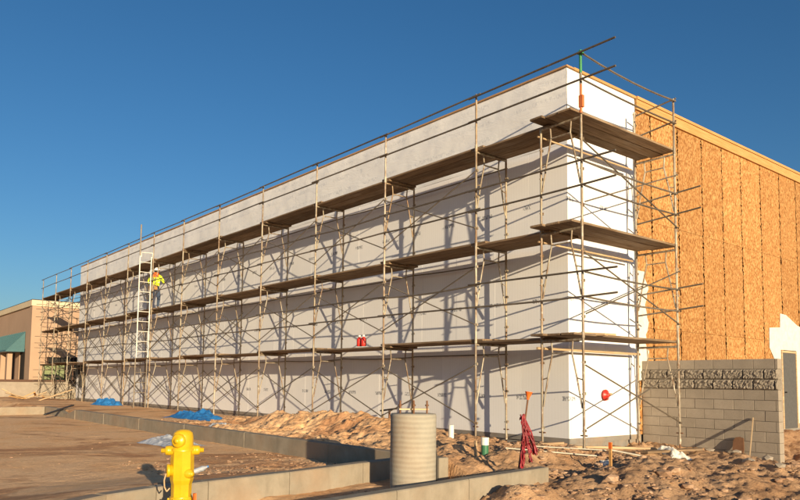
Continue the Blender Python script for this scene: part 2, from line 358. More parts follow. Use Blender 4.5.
go = bpy.data.objects.new('ground', gm); COL.objects.link(go); tag(go, kind='structure')

# clods and gravel: uncountable
def rock_mesh(seed, sq=.7):
    r = random.Random(seed); bm = bmesh.new(); bmesh.ops.create_icosphere(bm, subdivisions=1, radius=1)
    for v in bm.verts: v.co *= r.uniform(.72, 1.22); v.co.z *= sq
    vs = np.array([v.co[:] for v in bm.verts]); fs = np.array([[v.index for v in f.verts] for f in bm.faces]); bm.free(); return vs, fs
RK = [rock_mesh(i, random.uniform(.5, .85)) for i in range(8)]
def scatter(name, mat, pts, sizes):
    V = []; Fc = []; b = 0
    for (x, y, z), s in zip(pts, sizes):
        vs, fs = RK[random.randrange(8)]; a = random.uniform(0, 2*PI); c, sn = math.cos(a), math.sin(a)
        sx, sy, sz = s*random.uniform(.7, 1.3), s*random.uniform(.7, 1.3), s*random.uniform(.6, 1.1)
        q = vs*np.array([sx, sy, sz]); q = np.stack([q[:, 0]*c-q[:, 1]*sn+x, q[:, 0]*sn+q[:, 1]*c+y, q[:, 2]+z+s*.15], -1)
        V.append(q); Fc.append(fs+b); b += len(q)
    V = np.concatenate(V); Fc = np.concatenate(Fc); me = bpy.data.meshes.new(name); me.from_pydata(V.tolist(), [], Fc.tolist()); me.materials.append(mat)
    o = bpy.data.objects.new(name, me); COL.objects.link(o); return o
pts = []; sz = []
def tryadd(n, tr, wr, s0, s1, p=1):
    ts = rng.uniform(*tr, n); ws = rng.uniform(*wr, n)
    P = np.array([F(a, b)[:2] for a, b in zip(ts, ws)]); z = H(P[:, 0], P[:, 1]); cl = fbm(P[:, 0], P[:, 1], .8, 3, 77)
    for (x, y), zz, c in zip(P, z, cl):
        if random.random() < p*(.5+c*1.5): pts.append((x, y, zz)); sz.append(min(s1, s0*(1/max(.08, random.random()))**.7))
tryadd(9000, (-7, -1.9), (-6, 3.7), .008, .05)
tryadd(500, (-7, -1.9), (-6, 3.7), .03, .12)
tryadd(3600, (-1.4, .8), (-2.3, .95), .011, .06)
tryadd(2600, (.2, 12), (-3.2, -.2), .010, .05)
tryadd(1300, (.5, 4.5), (-6.5, -3.7), .007, .03)
tryadd(120, (4.5, 16), (-9, -3.7), .008, .03)
tryadd(400, (-1.2, -.4), (-8, -3.6), .008, .03)
tryadd(700, (-3, -1.9), (3.2, 3.75), .02, .09)
tag(scatter('dirt_clods', M['clod'], pts, sz), 'loose brown dirt clods and pebbles strewn over the site', 'clods', kind='stuff')

# ------------------------------------------------------------------ kerbs
def kerb_sections(th, cuts, x_axis, top, bottom, face, back):
    # sections along local axis; face/back = offsets on the other axis
    for a, b in zip(cuts[:-1], cuts[1:]):
        m = MB(); lo, hi = min(a, b)+.005, max(a, b)-.005
        if x_axis: m.bbox(lo, hi, face, back, bottom, top+random.uniform(-.004, .004), .012)
        else: m.bbox(face, back, lo, hi, bottom, top+random.uniform(-.004, .004), .012)
        m.build('kerb_section', M['curb'], th)
k = fthing('concrete_kerb', 'long straight concrete kerb running parallel to the white wall', 'kerb', -.15, FCW, 0)
kerb_sections(k, [0]+[-(2.8+3.05*i) for i in range(6)]+[-18.1], True, .17, -.45, -.08, .10)
def ribbon(th, t0, w0, pts, top, bottom, thick=.17, n=6):
    for (ta, wa), (tb, wb) in zip(pts[:-1], pts[1:]):
        m = MB(); d = Vector((-(tb-ta), wb-wa)).normalized(); nrm = Vector((d.y, -d.x))
        if nrm.x > 0: nrm = -nrm
        q = []
        A = Vector((-(ta-t0), wa-w0))+d*.005; Bv = Vector((-(tb-t0), wb-w0))-d*.005; c = .012
        for e in (A, Bv):
            for off, z in ((0, bottom), (0, top-c), (c, top), (thick-c, top), (thick, top-c), (thick, bottom)): p = e+nrm*off; q.append((p.x, p.y, z))
        m.add(q, [(i, (i+1) % 6, 6+(i+1) % 6, 6+i) for i in range(6)]+[(0, 1, 2, 3, 4, 5), (11, 10, 9, 8, 7, 6)])
        m.build('kerb_section', M['curb'], th)
k = fthing('concrete_kerb', 'sunlit curving concrete kerb behind the yellow hydrant meeting the long kerb', 'kerb', 0, FCW, 0)
ribbon(k, 0, FCW, [(NLf(w), w) for w in (-3.54, -4.6, -5.9, -7.0, -7.6, -8.15, -8.6, -9.1, -9.6)], .14, -.45)
k = fthing('concrete_kerb', 'near concrete kerb in front of the round concrete pier', 'kerb', NRT, -2.85, 0)
ribbon(k, NRT, -2.85, [(NRf(w), w) for w in (-2.62, -4.35, -5.6, -6.9, -8.2, -9.5)], .10, -.6)
k = fthing('concrete_kerb', 'far left concrete kerb end that turns out into the dirt lot', 'kerb', 22.0, FCW, 0)
m = MB(); m.bbox(-.1, 1.6, -.08, .10, -.4, .15, .012); m.build('kerb_section', M['curb'], k)
m = MB(); m.add([(1.6, -.08, -.4), (1.6, .10, -.4), (3.0, .10, -.4), (3.0, -.08, -.4), (1.6, -.08, .15), (1.6, .10, .15), (3.0, .10, -.03), (3.0, -.08, -.03)], [(0, 1, 2, 3), (4, 5, 6, 7), (0, 1, 5, 4), (1, 2, 6, 5), (2, 3, 7, 6), (3, 0, 4, 7)]); m.build('kerb_section', M['curb'], k)
m = MB(); m.bbox(-.1, .1, -8, -.1, -.4, .152, .012); m.build('kerb_section', M['curb'], k)
for dx in (17.95,):
    k2 = fthing('concrete_kerb', 'low dropped concrete kerb where the long kerb ramps down', 'kerb', 19.0, FCW, 0)
    m = MB(); m.add([(-.05, -.08, -.4), (-.05, .10, -.4), (1.03, .10, -.4), (1.03, -.08, -.4), (-.05, -.08, -.03), (-.05, .10, -.03), (1.03, .10, .168), (1.03, -.08, .168)], [(0, 1, 2, 3), (4, 5, 6, 7), (0, 1, 5, 4), (1, 2, 6, 5), (2, 3, 7, 6), (3, 0, 4, 7)]); m.build('kerb_section', M['curb'], k2)

# ------------------------------------------------------------------ the white building
B = fthing('commercial_building', 'unfinished long box building, white foam front and orange particle board side', 'building', CT, CW, 0)
XL = -(TF-CT); YD = 26.0
# core: boxes set back behind the boards
m = MB(); m.box(XL+.05, -.06, .06, YD, .02, ZT-.12); m.build('core_wall', M['seam'], B)
m = MB(); m.box(XL+.02, -.035, .035, YD, -.5, .14); m.build('footing', M['foot'], B)
m = MB(); m.box(XL+.2, -.2, .2, YD-.1, ZT-.1, ZT-.05); m.build('roof', M['roof'], B)
# foam boards, front (x negative) : objects origin at lower centre
rows = [(.15, 2.14), (2.145, 4.16), (4.165, 6.17)]
def board(x0, x1, z0, z1, proud):
    wd = (x1-x0)/2-.002; m = MB(); m.box(-wd, wd, -proud, .06, 0, z1-z0); return m.build('foam_board', M['foam'], B, ((x0+x1)/2, 0, z0))
for r, (z0, z1) in enumerate(rows):
    x = 0.0; first = [1.22, .75, 1.0][r]
    while x > XL+.01:
        nxw = first if x == 0 else 1.22; x1 = max(x-nxw, XL)
        if XL - x1 > -.3: x1 = XL
        board(x1, x, z0, z1, random.uniform(0, .004)); x = x1
def sboard(y0, y1, z0, z1, proud=0):
    wd = (y1-y0)/2-.002; m = MB(); m.box(-.06, proud, -wd, wd, 0, z1-z0); return m.build('foam_board', M['foam'], B, (0, (y0+y1)/2, z0))
for r, (z0, z1) in enumerate(rows):
    for y0, y1 in ((.0611, 1.22), (1.22, 2.36)): sboard(y0, y1, z0, z1, random.uniform(0, .004))
m = MB(); m.box(-.0602, .012, 2.362, 2.46, .15, 6.17); m.build('corner_trim', M['foam'], B)
m = MB(); m.box(-.03, .006, .0, 2.44, .05, .149); m.build('base_trim', M['foot'], B)
m = MB(); m.box(XL, -.001, -.006, .02, .05, .149); m.build('base_trim', M['foot'], B)
# house wrap band
def wrap_grid(name, n, L, z0, z1, along_x, amp, step=.09):
    nl = int(L/step)+1; nz = 18; us = np.linspace(0, L, nl); zs = np.linspace(z0, z1, nz); U, Z = np.meshgrid(us, zs)
    d = amp*(fbm(U, Z, 1.1, 4, 5, .6)+1.0*fbm(U*.5, Z*2.2+U*.6, 1.3, 3, 12))+amp*1.1; d[0] *= .3; d[-1] *= .3
    V = np.stack([-U if along_x else d, -d if along_x else U, Z], -1).reshape(-1, 3)
    i = (np.arange(nz-1)[:, None]*nl+np.arange(nl-1)[None]).ravel(); Q = np.stack([i, i+1, i+nl+1, i+nl], -1)
    if along_x: Q = Q[:, ::-1]
    me = bpy.data.meshes.new(name); me.from_pydata(V.tolist(), [], Q.tolist()); me.polygons.foreach_set('use_smooth', [True]*len(Q)); me.materials.append(M['wrap'])
    o = bpy.data.objects.new(name, me); COL.objects.link(o); o.parent = B; return o
wrap_grid('house_wrap', 0, -XL, 6.10, ZT-.05, True, .020); wrap_grid('house_wrap', 0, 2.44, 6.10, ZT-.06, False, .010)
m = MB(); m.box(XL, -.004, .004, .06, 6.175, ZT-.05); m.box(-.06, -.004, .004, 2.44, 6.175, ZT-.05); m.build('wrap_backing', M['foam'], B)
# parapet caps
m = MB(); m.box(XL-.02, .04, -.045, .20, ZT-.05, ZT-.015); m.build('parapet_cap', M['capwood'], B)
m = MB(); m.box(-.16, .045, .203, 2.47, ZT-.055, ZT-.002); m.build('parapet_cap', M['lumber'], B)
m = MB(); m.box(-.16, .075, 2.475, YD, ZT-.065, ZT); m.build('fascia_board', M['lumber'], B)
m = MB(); m.box(-.10, .050, 2.475, YD, ZT-.30, ZT-.068); m.build('fascia_board', M['lumber'], B)
# OSB panels on the side, joints left open and ragged
cols = [2.47, 3.10, 4.28, 5.44, 6.50, 7.55, 8.72, 9.95, 11.1, 12.1, 13.2, 14.3, 15.4, 16.5, 17.6, 18.7, 19.8, 20.9, 22, 23.1, 24.2, 25.3]
def osb(y0, y1, z0, z1, px=0.0):
    # ragged vertical edges
    n = 70 if y0 < 9 else 36; g = .008; zs = [z0+.003+(z1-z0-.006)*i/n for i in range(n+1)]
    rag = lambda: (random.random()**2.2)*.05 if random.random() < .62 else 0
    l = [(y0+g+rag(), z) for z in zs]; r = [(y1-g-rag(), z) for z in zs]
    cy = (y0+y1)/2; m = MB(); vs = []; fs = []
    for (a, z), (b, _) in zip(l, r): vs += [(-.0, a-cy, z-z0), (-.0, b-cy, z-z0)]
    for i in range(n): fs.append((2*i, 2*i+1, 2*i+3, 2*i+2))
    m.add(vs, fs); m.box(-.055, -.004, y0+.07-cy, y1-.07-cy, .004, z1-z0-.004)
    return m.build('osb_panel', M['osb'], B, (.002+px, cy, z0))
for ci, (a, b) in enumerate(zip(cols[:-1], cols[1:])):
    low = [(0.14, 2.49), (2.49, 4.93), (4.93, 7.425)] if ci % 2 == 0 or ci > 30 else [(.14, 2.49), (2.49, 4.93), (4.93, 7.425)]
    for z0, z1 in low:
        if a > 9.5 and a < 11 and z0 < 1: continue
        osb(a, b, z0, z1, random.uniform(0, .003))
# torn wrap edge over the first osb panel
def ragged(y0, y1, z0, z1, seed, x=.012, amp=.07):
    r = random.Random(seed); n = 26; R_ = [(y1+r.uniform(-amp, amp)*.6+amp*math.sin(i*.8+seed), z0+(z1-z0)*i/n) for i in range(n+1)]
    pts = [(y0, z0)]+R_+[(y0, z1)]; m = MB(); m.prism(pts, x, x+.004, 'yz'); return m.build('torn_wrap', M['wbag'], B)
ragged(2.462, 2.80, 1.3, 3.75, 3)
# far right door with white wrap round it
m = MB(); m.prism([(9.0, 2.29), (9.02, 2.85), (9.72, 2.90), (9.75, 3.30), (10.15, 3.28), (10.9, 3.02), (11.6, 2.9), (12.6, 2.95), (12.6, .15), (10.78, .15), (10.78, 2.26), (9.72, 2.26), (9.72, .15), (9.3, .15), (9.28, 2.0)][::-1], .013, .018, 'yz'); m.build('wrap_patch', M['wbag'], B)
dm = MB(); dm.box(-.05, .02, 9.80, 10.70, .02, 2.18); dd = dm.build('door', M['door'], B)
m = MB(); m.box(-.02, .035, 9.74, 9.80, .02, 2.24); m.box(-.02, .035, 10.70, 10.76, .02, 2.24); m.box(-.02, .035, 9.801, 10.699, 2.181, 2.24); m.build('door_frame', M['oldlumber'], dd)
m = MB(); m.tube((.02, 9.9, 1.05), (.08, 9.9, 1.05), .02); m.build('handle', M['dmetal'], dd)
# fire bell on the return wall
fb = MB(); fb.lathe([(.10, 0), (.118, .012), (.112, .03), (.07, .045), (.04, .075), (.028, .10), (0, .101)], 20, axis=(1, 0, 0)); fbo = fb.build('fire_bell', M['red'], B, (.03, 1.16, 1.0))
fb = MB(); fb.tube((0, 0, 0), (.0, .19, .015), .018, 8); fb.tube((0, .17, .013), (0, .22, .017), .028, 8); fb.tube((-.03, 0, 0), (0, 0, 0), .05, 10); fb.build('bell_pipe', M['oldlumber'], fbo)
# meter boxes and opening at the far left end
m = MB(); m.bbox(-34.0, -33.45, -.16, -.005, 1.35, 2.0, .01); m.build('meter_box', M['dmetal'], B)
m = MB(); m.bbox(-33.2, -32.9, -.14, -.005, .75, 2.02, .01); m.build('meter_box', M['dmetal'], B)
m = MB(); m.tube((-33.6, -.06, .1), (-33.6, -.06, 1.35), .03); m.tube((-32.5, -.06, .1), (-32.5, -.06, 2.05), .05); m.build('conduit', M['dmetal'], B)

# ------------------------------------------------------------------ scaffolding
def frame_mesh(h):
    m = MB(); r = .021
    m.tube((0, .02, h-.05), (0, FW-.02, h-.05), .023)                 # head bar
    a, b = .24, FW-.24
    m.tube((0, a, h-.28), (0, b, h-.28), .015, 6)
    m.tube((0, a-.02, h-.06), (0, a, h-.28), .015, 6); m.tube((0, b+.02, h-.06), (0, b, h-.28), .015, 6)
    m.path([(0, a, h-.28), (0, .13, h-.75), (0, .03, h-1.25)], .016, 6); m.path([(0, b, h-.28), (0, FW-.13, h-.75), (0, FW-.03, h-1.25)], .016, 6)
    m.tube((0, .03, h-.75), (0, .14, h-.72), .012, 6); m.tube((0, FW-.03, h-.75), (0, FW-.14, h-.72), .012, 6)
    return m.mesh('frame', M['tube'])
def post_mesh(h):
    m = MB(); m.tube((0, 0, 0), (0, 0, h-.012), .0235, 10)
    for z in (.35, h-.45, h-1.0): m.tube((-.045, 0, z), (.045, 0, z), .011, 6); m.box(.032, .05, -.02, .02, z-.02, z+.03)
    m.lathe([(.031, -.02), (.031, .09)], 10)
    return m.mesh('post', M['tube'])
segs = [(Z0, L1-.02), (L1-.02, L2-.02), (L2-.02, L3-.02)]
fmesh = [frame_mesh(b-a) for a, b in segs]; pmesh = [post_mesh(b-a) for a, b in segs]
def add_frame(par, x, y, seg, rz=0, lean=0):
    a, b = segs[seg]
    f = bpy.data.objects.new('frame', fmesh[seg]); COL.objects.link(f); f.parent = par; f.location = (x, y, a); f.rotation_euler = (lean, lean*.6, rz)
    for q in (0, FW):
        p = bpy.data.objects.new('post', pmesh[seg]); COL.objects.link(p); p.parent = f; p.location = (0, q, 0)
jm = MB(); jm.tube((0, 0, -.30), (0, 0, .2), .018, 8); jm.box(-.075, .075, -.075, .075, -.306, -.296); jm.tube((-.07, 0, .02), (.07, 0, .02), .014, 6); jmesh = jm.mesh('screw_jack', M['rust'])
def jack(par, x, y):
    p = par.matrix_basis @ Vector((x, y, 0)); o = bpy.data.objects.new('screw_jack', jmesh); COL.objects.link(o); o.parent = par; o.location = (x, y, max(-.02, min(.2, Hs(p.x, p.y)))+.26)
gpm = MB(); gpm.tube((0, 0, 0), (0, 0, 1.12), .0225, 10); gpm.lathe([(.032, -.05), (.032, .08)], 10); gpm.tube((-.04, 0, .6), (.05, 0, .6), .012, 6); gpm.tube((-.04, 0, 1.08), (.05, 0, 1.08), .012, 6); gpmesh = gpm.mesh('guard_post', M['tube'])
def gpost(par, x, y, h=1.0):
    o = bpy.data.objects.new('guard_post', gpmesh); COL.objects.link(o); o.parent = par; o.location = (x, y, L3-.01); o.scale = (1, 1, h); return o
def rail(par, a, b, r=.019, sag=0, name='guard_rail', mat='rail'):
    a = Vector(a); b = Vector(b); m = MB(); n = 1 if not sag else 6
    pts = [a.lerp(b, i/n)+Vector((0, 0, -sag*4*(i/n)*(1-i/n))) for i in range(n+1)]; org = a.copy()
    m.path([p-org for p in pts], r, 7); return m.build(name, M[mat], par, org)
SC = fthing('scaffolding', 'long three level steel frame scaffold standing along the white front wall', 'scaffold', 0, 0, 0)
for k, T in enumerate(TK):
    for s in range(3): add_frame(SC, -T, 0, s, lean=random.uniform(-.004, .004))
    jack(SC, -T, 0); jack(SC, -T, FW); gpost(SC, -T, 0, random.uniform(.99, 1.05))
stations = [0]+TK
for k, (a, b) in enumerate(zip(stations[:-1], stations[1:])):
    j = lambda: random.uniform(-.02, .02)
    for lev in range(3):
        z = LV[lev]
        for dz in ((.60, 1.10) if lev == 2 else (.70, 1.14)):
            ov = .16; y = -.045 if k % 2 else -.06
            a0 = a-ov if k else a-(.76 if lev == 2 else .74)
            rail(SC, (-a0, y, z+dz+j()), (-(b+ov), y, z+dz+j()), sag=random.choice((0, .02, .05)) if lev < 2 else 0)
        # inner ledger just under each deck
        if k > 0: rail(SC, (-a, FW+.04, z-.22+j()), (-b, FW+.04, z-.22+j()), .016, sag=random.choice((0, .03)), name='ledger')
    if k > 0:
        for s in range(3):
            z0 = segs[s][0]+.36; z1 = segs[s][1]-.48; y = -.035
            rail(SC, (-a, y, z0), (-b, y, z1), .0135, name='cross_brace'); rail(SC, (-a, y-.016, z1), (-b, y-.016, z0), .0135, name='cross_brace')
            if k > 4 and s < 2: rail(SC, (-a, FW+.04, z0), (-b, FW+.04, z1), .0135, name='cross_brace'); rail(SC, (-a, FW+.06, z1), (-b, FW+.06, z0), .0135, name='cross_brace')
# end tower on the near corner
ET = fthing('scaffolding', 'short steel scaffold tower wrapped round the near sunlit corner', 'scaffold', 0, 0, 0)
for U in (0, UQ):
    for s in range(3): add_frame(ET, 0, U, s, PI/2)
    jack(ET, 0, U); jack(ET, -FW, U)
gp = MB(); gp.tube((0, 0, 0), (0, 0, .52), .0245, 10); gp.box(-.03, .05, -.03, .03, .1, .32)
gq = gp.build('guard_post', M['opaint'], ET, (0, 0, L3)); gp = MB(); gp.tube((0, 0, 0), (0, 0, .22), .0245, 10); gp.build('guard_post', M['tube'], ET, (0, 0, L3+.521))
gp = MB(); gp.tube((0, 0, 0), (0, 0, .42), .0265, 10); gp.box(-.04, .05, -.03, .03, .34, .40); gp.build('guard_post', M['gpaint'], ET, (0, 0, L3+.742))
gpost(ET, 0, UQ); gpost(ET, -FW, UQ, .98)
for lev in range(3):
    z = LV[lev]
    for dz in ((.60, 1.08) if lev == 2 else (.68, 1.12)):
        rail(ET, (.05, 0, z+dz), (.05, UQ, z+dz-.03), .018, sag=.07 if dz > 1 and lev == 2 else .03)
        e = 0.03 if lev == 2 else .52
        rail(ET, (-FW, UQ+.05, z+dz-.06), (e, UQ+.05, z+dz+.05), .018)
    z0 = segs[lev][0]+.40; z1 = segs[lev][1]-.50
    rail(ET, (.045, 0, z1), (.045, UQ, z0), .015, name='cross_brace'); rail(ET, (.065, 0, z0), (.065, UQ, z1), .0135, name='cross_brace')
rail(ET, (-FW-.03, -.1, L1-.20), (-FW-.03, UQ+.12, L1-.20), .025, name='ledger', mat='oldlumber')
rail(ET, (-FW-.03, -.05, L2-.20), (-FW-.03, UQ-.1, L2-.20), .018, name='ledger', mat='oldlumber')
rail(ET, (-FW-.03, -.05, L3-.20), (-FW-.03, UQ-.1, L3-.20), .018, name='ledger', mat='oldlumber')
# far left return scaffold
FR = fthing('scaffolding', 'tangled scaffold bay past the far left end of the wall', 'scaffold', TK[11]+.6, 2.9, 0)
for x in (0, -2.6):
    for s in range(3): add_frame(FR, x, 0, s, lean=.01)
    jack(FR, x, 0); gpost(FR, x, 0)
for s in range(3):
    z0 = segs[s][0]+.36; z1 = segs[s][1]-.48
    rail(FR, (0, 0, z0), (-2.6, 0, z1), .014, name='cross_brace'); rail(FR, (0, 0, z1), (-2.6, 0, z0), .014, name='cross_brace')
    for dz in (.6, 1.1): rail(FR, (.5, -.04, LV[s]+dz), (-3.0, -.04, LV[s]+dz+random.uniform(-.08, .08)), .017)
    for dz in (.35, .7, 1.05): rail(FR, (-2.6, 0, LV[s]-dz), (-2.6, -3.2, LV[s]-dz+random.uniform(-.1, .1)), .016, name='ledger')
# planks: each one a thing
ORD = ['first', 'second', 'third', 'fourth', 'fifth', 'sixth', 'seventh', 'eighth', 'ninth', 'tenth', 'eleventh', 'twelfth', 'thirteenth']
LN = ['lowest', 'middle', 'top']; POS = ['outermost', 'centre', 'innermost']
def plank_mesh(L, b=.285, th=.042):
    m = MB(); m.bbox(-L/2, L/2, -b/2, b/2, 0, th, .006); return m.mesh('scaffold_plank', M['plank'])
PLM = [plank_mesh(3.05+.32), plank_mesh(3.05+.42), plank_mesh(3.05+.25)]
SHORT = plank_mesh(2.05)
for lev in range(3):
    for k, (a, b) in enumerate(zip(stations[:-1], stations[1:])):
        for q in range(3):
            if k == 0: me = SHORT; tc = (b+.78)/2+.05
            else: me = PLM[random.randrange(3)]; tc = (a+b)/2+random.uniform(-.06, .06)
            up = .046*((k) % 2)
            o = bpy.data.objects.new('scaffold_plank', me); COL.objects.link(o)
            o.location = F(tc, .155+.295*q+random.uniform(-.008, .008), LV[lev]-.042+up); o.rotation_euler = (random.uniform(-.012, .012), (0 if k == 0 else random.uniform(-.003, .003)), RZ+random.uniform(-.006, .006)+(PI if random.random() < .5 else 0))
            tag(o, f'{POS[q]} plank of the {LN[lev]} scaffold deck in the {ORD[k]} bay back from the near corner', 'plank', 'weathered planks on the scaffold decks')
TLM = plank_mesh(UQ+.36)
for lev in range(3):
    for q in range(3):
        o = bpy.data.objects.new('scaffold_plank', TLM); COL.objects.link(o)
        o.location = F(.16+.295*q, UQ/2-.07+random.uniform(-.03, .03)-(.10 if q == 2 else 0), LV[lev]-.042+.05); o.rotation_euler = (0, R(random.uniform(-.3, .3)), RZ+PI/2+random.uniform(-.008, .008))
        tag(o, f'{POS[q]} plank of the {LN[lev]} deck on the corner tower in front of the sunlit end', 'plank', 'weathered planks on the scaffold decks')
# loose offcuts lying on the corner decks
for (t, w, lev, L, a, dz, lb) in [(.55, 1.15, 2, .34, .1, .058, 'short brown board offcut lying on the top deck of the corner tower'), (.45, .45, 1, .62, .5, .058, 'brown board offcut on the middle corner deck beside the post'),
                              (.3, .75, 1, .42, 1.2, .104, 'smaller offcut stacked on the middle corner deck'), (.45, .35, 0, 1.2, .25, .058, 'loose dark board lying across the lowest corner deck'), (.35, .9, 0, .8, 1.3, .104, 'short board stacked at the lowest corner deck edge')]:
    m = MB(); m.bbox(-L/2, L/2, -.07, .07, 0, .042, .004); o = m.build('board_offcut', M['oldlumber' if lev == 0 else 'plank'], None, F(t, w, LV[lev]+dz-.042), RZ+a); tag(o, lb, 'board')

# ------------------------------------------------------------------ ladders
def ladder(t, w, z0, z1, label, mat='white', sp=.46):
    th = fthing('ladder', label, 'ladder', t, w, z0)
    for y in (0, -sp):
        m = MB(); m.tube((0, 0, 0), (0, 0, z1-z0), .024, 8); m.build('side_rail', M[mat], th, (0, y, 0))
    rm = MB(); rm.tube((0, -sp, 0), (0, 0, 0), .015, 6); me = rm.mesh('rung', M[mat]); n = int((z1-z0)/.4)
    for i in range(n):
        o = bpy.data.objects.new('rung', me); COL.objects.link(o); o.parent = th; o.location = (0, 0, .25+i*.4)
    return th
ladder(20.93, -.07, L1+.02, L3+.12, 'white painted access ladder clipped to the scaffold beside the worker')
ladder(20.93, -.10, .05, L1-.02, 'dark steel ladder section below the white ladder at ground level', 'rail')
th = fthing('pole', 'bare steel pole rising above the white ladder past the roofline', 'pole', 20.93, -.53, L3+.14); m = MB(); m.tube((0, 0, 0), (0, 0, 1.25), .03); m.build('shaft', M['rail'], th)
m = MB(); m.path([(0, .05, -.06), (0, .05, .12), (0, .5, .14), (0, .52, -.1)], .018, 6); m.build('hand_loop', M['white'], th)

# ------------------------------------------------------------------ block wall
BW = fthing('block_wall', 'low grey cinder block screen wall with a rough split face band', 'wall', CT-.02, 3.72, -.45)
WL = 2.86; bh = 2.2/11; rows_n = 11
m = MB(); m.box(.01, WL-.02, .012, .178, 0, 2.2-.008); m.build('mortar', M['mortar'], BW)
blk = {}
def block_obj(L, rough, seed):
    key = (round(L, 3), rough, seed)
    if key in blk: return blk[key]
    if rough:
        r = random.Random(seed); nx_, nz_ = max(4, int(L/.022)), 8; h = bh-.008; m = MB(); vs = []
        for jz in range(nz_+1):
            for ix in range(nx_+1):
                e = ix in (0, nx_) or jz in (0, nz_); vs.append((L*ix/nx_, (-.004 if e else -.012-.05*abs(mnoise.noise(Vector((ix*.45+seed*9, jz*.55, seed*3.3))))-r.uniform(0, .014)), h*jz/nz_))
        m.add(vs, [(jz*(nx_+1)+ix, jz*(nx_+1)+ix+1, (jz+1)*(nx_+1)+ix+1, (jz+1)*(nx_+1)+ix) for jz in range(nz_) for ix in range(nx_)])
        m.box(0, L, -.004, .194, 0, h)
    else: m = MB(); m.bbox(0, L, 0, .19, 0, bh-.008, .004)
    blk[key] = m.mesh('cinder_block', M['rblock' if rough else 'block']); return blk[key]
for r in range(rows_n):
    x = 0; off = .2 if r % 2 else .4; rough = r in (8, 9); L = off
    while x < WL-.02:
        l = min(L, WL-x); 
        if l > .05:
            o = bpy.data.objects.new('cinder_block', block_obj(l-.008, rough, random.randrange(12) if rough else 0)); COL.objects.link(o); o.parent = BW; o.location = (x, random.uniform(-.003, .003), r*bh)
        x += l; L = .4
# stick and board at the wall
top_ = F(-1.22, 3.70, .60); bot_ = fg(-1.44, 3.02, -.03); dv = top_-bot_; m = MB(); m.bbox(0, dv.length, -.02, .02, -.010, .010, .002); o = m.build('leaning_batten', M['oldlumber'], None, bot_)
ex_ = dv.normalized(); ez_ = (ex_.cross(Vector((bot_.x, bot_.y, -1.3)).normalized())).normalized(); ey_ = ez_.cross(ex_); o.rotation_mode = 'QUATERNION'; o.rotation_quaternion = Matrix((ex_, ey_, ez_)).transposed().to_quaternion()
tag(o, 'thin wooden batten leaning with its top against the block wall', 'batten')
m = MB(); m.prism([(-.10, 0), (.09, .0), (.10, .2), (.085, .42), (.02, .45), (-.06, .44), (-.105, .38), (-.11, .2)], 0, .03); o = m.build('board_offcut', M['rust'], None, fg(-1.0, 3.50), RZ); o.rotation_euler = (R(-22), R(-4), RZ+.1); tag(o, 'short dark board leaning on the foot of the block wall', 'board')

# ------------------------------------------------------------------ round concrete pier
PT, PW = -.62, -4.42
pz = -.13; PR = thing('concrete_pier', 'round concrete light pole base with spiral form marks', 'pier', (*F(PT, PW)[:2], pz))
m = MB(); m.lathe([(.290, -.3), (.290, .02), (.293, .3), (.290, .62), (.292, .93), (.283, .955), (0, .958)], 48); m.build('shaft', M['pier'], PR)
m = MB(); m.box(-.19, .19, -.03, .03, 1.03, 1.05); m.build('bolt_template', M['oldlumber'], PR, (0, 0, -.03), rz=.15); 
for dx, dy in ((-.17, 0), (.17, 0), (0, -.12), (0, .13)):
    bm_ = MB(); bm_.tube((0, 0, .94), (0, 0, 1.12), .012, 8); bm_.tube((0, 0, 1.05), (0, 0, 1.07), .024, 6); bm_.build('anchor_bolt', M['rust'], PR, (dx, dy*.9, 0), rz=.15)
m = MB(); m.path([(.285, -.05, .5), (.30, -.06, .42), (.295, -.06, .3), (.30, -.05, .05)], .008, 5); m.build('wire', M['dmetal'], PR)

# ------------------------------------------------------------------ hydrant
HX, HY = -1.965, 6.5
HD = thing('fire_hydrant', 'bright yellow fire hydrant standing in front of the near kerb', 'hydrant', (HX, HY, -.28), R(16))
HS = 1.0
m = MB(); m.lathe([(.125, .40), (.125, .425), (.100, .43), (.098, .45)], 24); m.lathe([(.095, -.1), (.095, .40)], 24); m.lathe([(.125, .365), (.125, .392)], 24); m.build('lower_barrel', M['yellow'], HD)
m = MB(); m.lathe([(.088, .44), (.090, .56), (.102, .60), (.104, .68), (.101, .86)], 8, smooth=False); m.build('barrel', M['yellow'], HD)
m = MB(); m.lathe([(.106, .86), (.106, .88), (.093, .885), (.092, .985), (.084, 1.02), (.06, 1.042), (.03, 1.05), (0, 1.052)], 20); bn = m.build('bonnet', M['yellow'], HD)
m = MB(); m.lathe([(.062, 0), (.062, .03), (.05, .04), (.022, .04), (.022, .065), (0, .066)], 12, axis=(-.45, -1, 0), org=(-.03, -.075, .955)); m.build('top_cap', M['yellow'], HD)
for sx in (-1, 1):
    m = MB(); m.lathe([(.055, .05), (.046, .10), (.042, .105), (.045, .108), (.043, .145), (.030, .152), (.022, .156), (.022, .185), (0, .186)], 12, axis=(sx, 0, 0), org=(0, 0, .862)); m.build('outlet_cap', M['yellow'], HD)
m = MB(); m.lathe([(.042, .07), (.042, .11), (.036, .113), (.036, .135), (.02, .137), (.02, .16), (0, .161)], 12, axis=(.75, -1, 0), org=(0, 0, .66)); m.build('outlet_cap', M['yellow'], HD)
m = MB(); m.lathe([(.052, .05), (.052, .11), (.06, .112), (.06, .135), (.02, .137), (0, .14)], 12, axis=(-1, -.2, 0), org=(0, 0, .685)); m.build('outlet_cap', M['yellow'], HD)
for a in range(8):
    m = MB(); t = a*PI/4+.2; m.tube((.112*math.cos(t), .112*math.sin(t), .35), (.112*math.cos(t), .112*math.sin(t), .442), .009, 6); m.build('bolt', M['yellow'], HD)
m = MB(); m.path([(-.135, -.03, .66), (-.15, -.035, .60), (-.145, -.03, .54), (-.125, -.03, .50), (-.10, -.03, .53)], .007, 5); m.build('chain', M['oldlumber'], HD)
